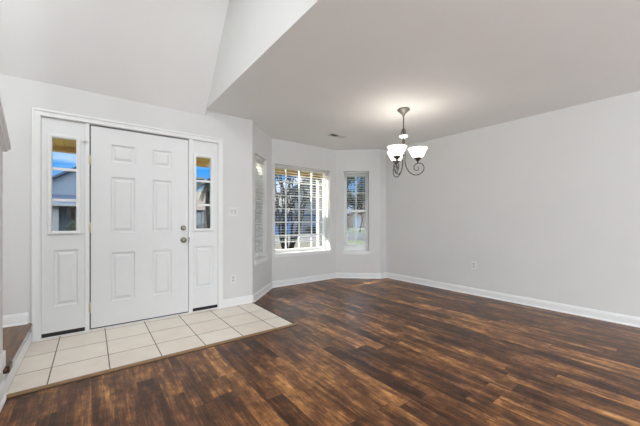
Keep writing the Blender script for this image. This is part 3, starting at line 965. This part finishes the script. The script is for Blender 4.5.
def porch(plan, x0, x1, yb, ye, zs, posts, label):
    root = empty('porch_roof', ((x0 + x1) / 2, yb, zs)); struct(root, label, 'porch roof')
    mb = MB(); mb.prism([(px, py, zs + 0.07) for px, py in plan], (0, 0, 0.03)); mb.build('soffit', 'soffit', root)
    mb = MB(); mb.box(WORLD, x0, x1, ye - 0.14, ye, zs, zs + 0.0695); mb.build('beam', 'fascia', root)
    mb = MB(); mb.prism([(x0, ye + 0.05, zs + 0.101), (x0, yb, zs + 0.101), (x0, yb, zs + 0.40), (x0, ye + 0.05, zs + 0.14)], (x1 - x0, 0, 0)); mb.build('roof_cover', 'shingle_brown', root)
    for px in posts:
        mb = MB(); mb.box(WORLD, px - 0.065, px + 0.065, ye - 0.135, ye - 0.005, GZ + 0.001, zs - 0.001)
        mb.box(WORLD, px - 0.085, px + 0.085, ye - 0.155, ye + 0.015, GZ + 0.001, GZ + 0.15)
        mb.build('post', 'post', root)
    return root

porch([(-3.4, 0.21), (1.38, 0.21), (1.38, 1.5), (1.86, 1.6), (1.86, 2.45), (-3.4, 2.45)], -3.4, 1.86, 1.5, 2.45, 2.165, [-3.25], 'tan boarded porch roof over the entry door')  # left run lengthened out of view to block sun through the left sidelight
porch([(3.05, 0.83), (3.80, 0.83), (4.5, 0.2), (4.86, 0.2), (4.86, 2.45), (3.05, 2.45)], 3.05, 4.86, 1.0, 2.45, 2.165, [4.66], 'tan boarded eave outside the wide bay window')


def gable_house(name, label, x0, x1, y0, y1, eave, ridge, wallm, roofm):
    root = empty(name, ((x0 + x1) / 2, y0, GZ)); tag(root, label, 'house')
    xm = (x0 + x1) / 2
    mb = MB(); mb.prism([(x0, y0, GZ), (x1, y0, GZ), (x1, y0, eave), (xm, y0, ridge), (x0, y0, eave)], (0, y1 - y0, 0))
    mb.build('house_wall', wallm, root)
    o = 0.3; s = (ridge - eave) / (xm - x0)
    for sg, xa in ((-1, x0), (1, x1)):
        mb = MB(); mb.prism([(xm, y0 - o, ridge + 0.01), (xa + sg * o, y0 - o, eave - o * s + 0.01), (xa + sg * o, y0 - o, eave - o * s + 0.16), (xm, y0 - o, ridge + 0.18)], (0, y1 - y0 + 2 * o, 0))
        mb.build('roof_slope', roofm, root)
    return root


# blue-grey gable house seen through the left sidelight
h1 = gable_house('house', 'blue-grey gabled house seen through the left sidelight', -3.6, 5.0, 24.0, 33, 3.0, 5.75, 'siding_blue', 'shingle_dark')
mb = MB(); mb.prism([(-3.6, 24.0, 2.75), (-3.6, 22.3, 2.10), (-3.6, 22.3, 2.22), (-3.6, 24.0, 2.87)], (6.6, 0, 0)); mb.build('porch_roof', 'shingle_dark', h1)
mb = MB(); mb.box(WORLD, -3.6, 3.0, 22.22, 22.30, 2.02, 2.20); mb.build('fascia', 'white_paint', h1)
mb = MB(); mb.box(WORLD, -3.5, -1.75, 22.6, 24, GZ, 2.12); mb.build('garage_wall', 'white_paint', h1)
mb = MB(); mb.box(WORLD, -1.2, 0.4, 23.85, 24, GZ, 2.1); mb.build('brick_front', 'brick_brown', h1)
dr = MB(); dr.box(WORLD, -1.45, -1.2, 23.8, 24, GZ, 2.1); dr.build('front_door', 'dark_glass', h1)
mb = MB(); mb.box(WORLD, -0.95, -0.1, 23.80, 23.85, 0.9, 1.9); wf = mb.build('window', 'white_paint', h1)
mb = MB(); mb.box(WORLD, -0.88, -0.17, 23.77, 23.80, 0.97, 1.83); mb.build('window_pane', 'dark_glass', wf)
mb = MB(); mb.tube([(-0.25, 22.35, GZ), (-0.25, 22.35, 2.1)], 0.08, 8); mb.build('post', 'white_paint', h1)

# tan house seen through the right sidelight
h2 = empty('house', (10.5, 30, GZ)); tag(h2, 'tan house with brown hipped roof seen through the right sidelight', 'house')
mb = MB(); mb.box(WORLD, 5.6, 16.2, 30, 39, GZ, 2.3); mb.build('house_wall', 'stucco_tan', h2)
mb = MB()
a_, b_ = (5.2, 16.6), (29.6, 39.4)
vs = [mb.bm.verts.new(p) for p in ((a_[0], b_[0], 2.15), (a_[1], b_[0], 2.15), (a_[1], b_[1], 2.15), (a_[0], b_[1], 2.15), (9.4, 34.5, 4.6), (12.4, 34.5, 4.6))]
for f in ((0, 1, 5, 4), (2, 3, 4, 5), (1, 2, 5), (3, 0, 4), (3, 2, 1, 0)):
    mb.bm.faces.new([vs[i] for i in f])
mb.build('roof', 'shingle_brown', h2)
mb = MB(); mb.box(WORLD, 9.75, 10.6, 29.9, 30, GZ, 1.85); mb.build('garage_door', 'brick_brown', h2)
mb = MB(); mb.box(WORLD, 8.6, 9.45, 29.88, 30, GZ, 1.95); mb.build('garage_door', 'white_paint', h2)
mb = MB(); mb.box(WORLD, 9.5, 9.72, 29.82, 30, GZ, 2.1); mb.build('corner_trim', 'white_paint', h2)

# pale grey house seen through the wide window; lower walls coloured blue as shade
h3 = empty('house', (15.6, 20, GZ)); tag(h3, 'pale grey sided house with lower walls coloured blue as shade across the road', 'house')
mb = MB(); mb.prism([(14.9, 20.3, 1.75), (19.4, 20.3, 1.75), (19.4, 20.3, 3.9), (17.1, 20.3, 5.3), (14.9, 20.3, 3.9)], (0, 8, 0)); mb.build('upper_wall', 'siding_light', h3)
mb = MB(); mb.box(WORLD, 11.6, 19.4, 20.0, 28, GZ, 1.72); mb.build('lower_wall', 'shade_blue_wall', h3)
mb = MB(); mb.prism([(11.3, 19.6, 1.62), (14.9, 19.6, 1.62), (14.9, 24, 2.6), (11.3, 24, 2.6)], (0, 0, 0.12)); mb.build('lower_roof', 'shingle_dark', h3)
mb = MB(); mb.box(WORLD, 14.9, 19.5, 19.75, 20.02, 1.66, 1.80); mb.build('fascia', 'white_paint', h3)
for sg in (-1, 1):
    mb = MB(); mb.prism([(17.15, 20.0, 5.33), (17.15 + sg * 2.65, 20.0, 3.72), (17.15 + sg * 2.65, 20.0, 3.88), (17.15, 20.0, 5.5)], (0, 8.4, 0)); mb.build('roof_slope', 'shingle_dark', h3)
mb = MB(); mb.box(WORLD, 14.7, 17.2, 19.93, 20.0, GZ, 1.5); mb.build('garage_door', 'siding_light', h3)
# brown house far right
h4 = gable_house('house', 'low brown house beyond the trees in the right bay window', 32, 42, 31, 40, 2.0, 3.4, 'brick_brown', 'shingle_dark')
mb = MB(); mb.box(WORLD, 33, 35, 30.93, 31, GZ, 1.7); mb.build('garage_door', 'siding_blue', h4)


def leaf_quad(bm, p, s):
    a = Vector((random.gauss(0, 1), random.gauss(0, 1), random.gauss(0, 1))).normalized()
    b = a.orthogonal().normalized(); c_ = a.cross(b)
    q = [p + a * s * 0.9, p + b * s * 0.45 + c_ * 0.05 * s, p - a * s * 0.9, p - b * s * 0.45 + c_ * 0.05 * s]
    bm.faces.new([bm.verts.new(v) for v in q])


def tree(name, label, base, stems, height, spread, leafm, leaves, leaf, barkm='bark', rad=0.12, leaf_from=0.45, group=None, depth=3):
    root = empty(name, (base[0], base[1], GZ)); tag(root, label, 'tree', group)
    tips = []
    tb = MB()

    def grow(p, d, length, r, lev):
        pts = [p]; rads = [r]
        n = 4
        for i in range(n):
            d = (d + Vector((random.gauss(0, 0.10), random.gauss(0, 0.10), 0.05))).normalized()
            p = p + d * length / n
            pts.append(p); rads.append(r * (1 - 0.5 * (i + 1) / n))
        tb.tube(pts, rads, 6 if lev < 2 else 4)
        if lev < depth:
            for _ in range(3 if lev else 4):
                t = random.choice(pts[2:])
                nd = (d + Vector((random.gauss(0, 0.55), random.gauss(0, 0.55), random.uniform(0.0, 0.4)))).normalized()
                grow(t, nd, length * random.uniform(0.5, 0.7), r * 0.5, lev + 1)
        else:
            tips.extend(pts[2:])
    b = Vector((base[0], base[1], GZ - 0.05))
    for s in range(stems):
        a = 2 * PI * s / stems + random.uniform(-0.3, 0.3)
        sp_ = spread if stems > 1 else 0.05
        d = Vector((math.cos(a) * sp_, math.sin(a) * sp_, 1)).normalized()
        grow(b + Vector((math.cos(a), math.sin(a), 0)) * (0.10 if stems > 1 else 0), d, height * 0.5, rad, 0)
    tb.build('trunk', barkm, root, recalc=False)
    if leaves:
        lb = MB()
        cand = [t for t in tips if t.z > GZ + height * leaf_from] or tips
        for _ in range(leaves):
            t = random.choice(cand)
            leaf_quad(lb.bm, t + Vector((random.gauss(0, 0.28), random.gauss(0, 0.28), random.gauss(0, 0.25))) * (height / 6), leaf * random.uniform(0.7, 1.3))
        lb.build('foliage', leafm, root, recalc=False)
    return root


tree('crape_myrtle', 'multi-stemmed tree with spreading dark trunks outside the wide window', (6.05, 6.3), 8, 4.6, 0.33, 'leaf_dark', 500, 0.06, 'bark_pale', 0.062, 0.5, depth=2)
TG = 'trees beyond the road'
tree('bare_tree', 'second tall thin-leaved tree at the left edge of the wide window view', (8.2, 20.5), 1, 7.0, 0.1, 'leaf_dark', 2200, 0.15, 'bark', 0.16, 0.1)
tree('bare_tree', 'tall thin-leaved tree left of centre behind the multi-stemmed tree', (9.3, 17.2), 1, 7.5, 0.1, 'leaf_dark', 2600, 0.15, 'bark', 0.16, 0.12)
tree('leafy_tree', 'dark green tree at left edge of the right bay window view', (18.2, 16.3), 1, 6.5, 0.1, 'leaf_dark', 2800, 0.17, 'bark', 0.16, 0.15)
tree('leafy_tree', 'green tree in the middle of the right bay window view', (26.0, 24.5), 1, 8.5, 0.1, 'leaf_green', 2800, 0.17, 'bark', 0.18, 0.15)
tree('rust_tree', 'rust-leaved small tree low in the right bay window view', (23.9, 20.2), 1, 4.2, 0.1, 'leaf_rust', 1200, 0.10, 'bark', 0.10, 0.2)
tree('leafy_tree', 'dark tree at right edge of the right bay window view', (30.5, 15.5), 1, 8.5, 0.1, 'leaf_dark', 2000, 0.17, 'bark', 0.2, 0.1)
tree('leafy_tree', 'tree behind the roof of the tan house', (15.5, 42.0), 1, 8.0, 0.1, 'leaf_green', 1600, 0.2, 'bark', 0.22, 0.2)


def hedge(name, label, c_, sx_, sy_, sz_, n, m, leaf=0.05):
    root = empty(name, (c_[0], c_[1], GZ)); tag(root, label, 'shrub')
    st = MB()
    for k in range(5):
        a = k * 2 * PI / 5
        st.tube([(c_[0], c_[1], GZ - 0.03), (c_[0] + math.cos(a) * sx_ * 0.5, c_[1] + math.sin(a) * sy_ * 0.5, GZ + sz_ * 0.7)], [0.025, 0.01], 5)
    st.build('stems', 'bark', root, recalc=False)
    lb = MB()
    for _ in range(n):
        v = Vector((random.gauss(0, 1), random.gauss(0, 1), random.gauss(0, 1))).normalized() * random.uniform(0.55, 1)
        leaf_quad(lb.bm, Vector((c_[0] + v.x * sx_, c_[1] + v.y * sy_, GZ + sz_ * 0.5 + v.z * sz_ * 0.5)), leaf * random.uniform(0.7, 1.3))
    lb.build('foliage', m, root, recalc=False)
    return root


hedge('hedge', 'long low dark hedge before the pale grey sided house', (17.2, 19.2), 1.5, 0.35, 0.75, 1800, 'leaf_dark', 0.07)
hedge('shrub', 'small green shrub in front of the blue-grey gabled house', (-0.85, 21.0), 0.45, 0.4, 1.3, 900, 'leaf_green', 0.06)
hedge('shrub', 'low green shrub before the tan house', (9.1, 27.5), 1.3, 0.4, 1.0, 900, 'leaf_green', 0.06)

# palm outside the right sidelight
pr = empty('palm_tree', (3.72, 8.5, GZ)); tag(pr, 'small palm with dark trunk outside the right sidelight', 'palm tree')
mb = MB()
tp = [(3.70 + 0.03 * math.sin(i * 0.7), 8.5, GZ - 0.03 + i * 0.278) for i in range(11)]
mb.tube(tp, [0.10 - 0.002 * i + (0.008 if i % 2 else 0) for i in range(11)], 10)
mb.build('trunk', 'palm_bark', pr)
top = Vector(tp[-1])
for k in range(22):
    a = k * 2.399; el = 1.15 - 1.4 * (k / 22)
    ln = random.uniform(0.85, 1.1)
    d = Vector((math.cos(a), math.sin(a), 0))
    fb = MB(); pts = []
    for i in range(8):
        t = i / 7
        pts.append(top + d * (ln * t * math.cos(el * (1 - 0.4 * t))) + Vector((0, 0, ln * (math.sin(el) * t - 0.75 * t * t))))
    fb.tube(pts, [0.012 - 0.0012 * i for i in range(8)], 5)
    side = d.cross(Vector((0, 0, 1)))
    for i in range(1, 28):
        t = i / 28
        f = t * 7; j = min(int(f), 6); p = pts[j].lerp(pts[j + 1], f - j)
        tg = (pts[j + 1] - pts[j]).normalized()
        l = 0.26 * math.sin(PI * (0.12 + 0.85 * t))
        for s in (-1, 1):
            e_ = p + side * s * l * 0.8 + tg * l * 0.6 - Vector((0, 0, l * 0.35))
            fb.face([p - tg * 0.02, p + tg * 0.02, e_])
    fb.build('frond', 'frond', pr, recalc=False)
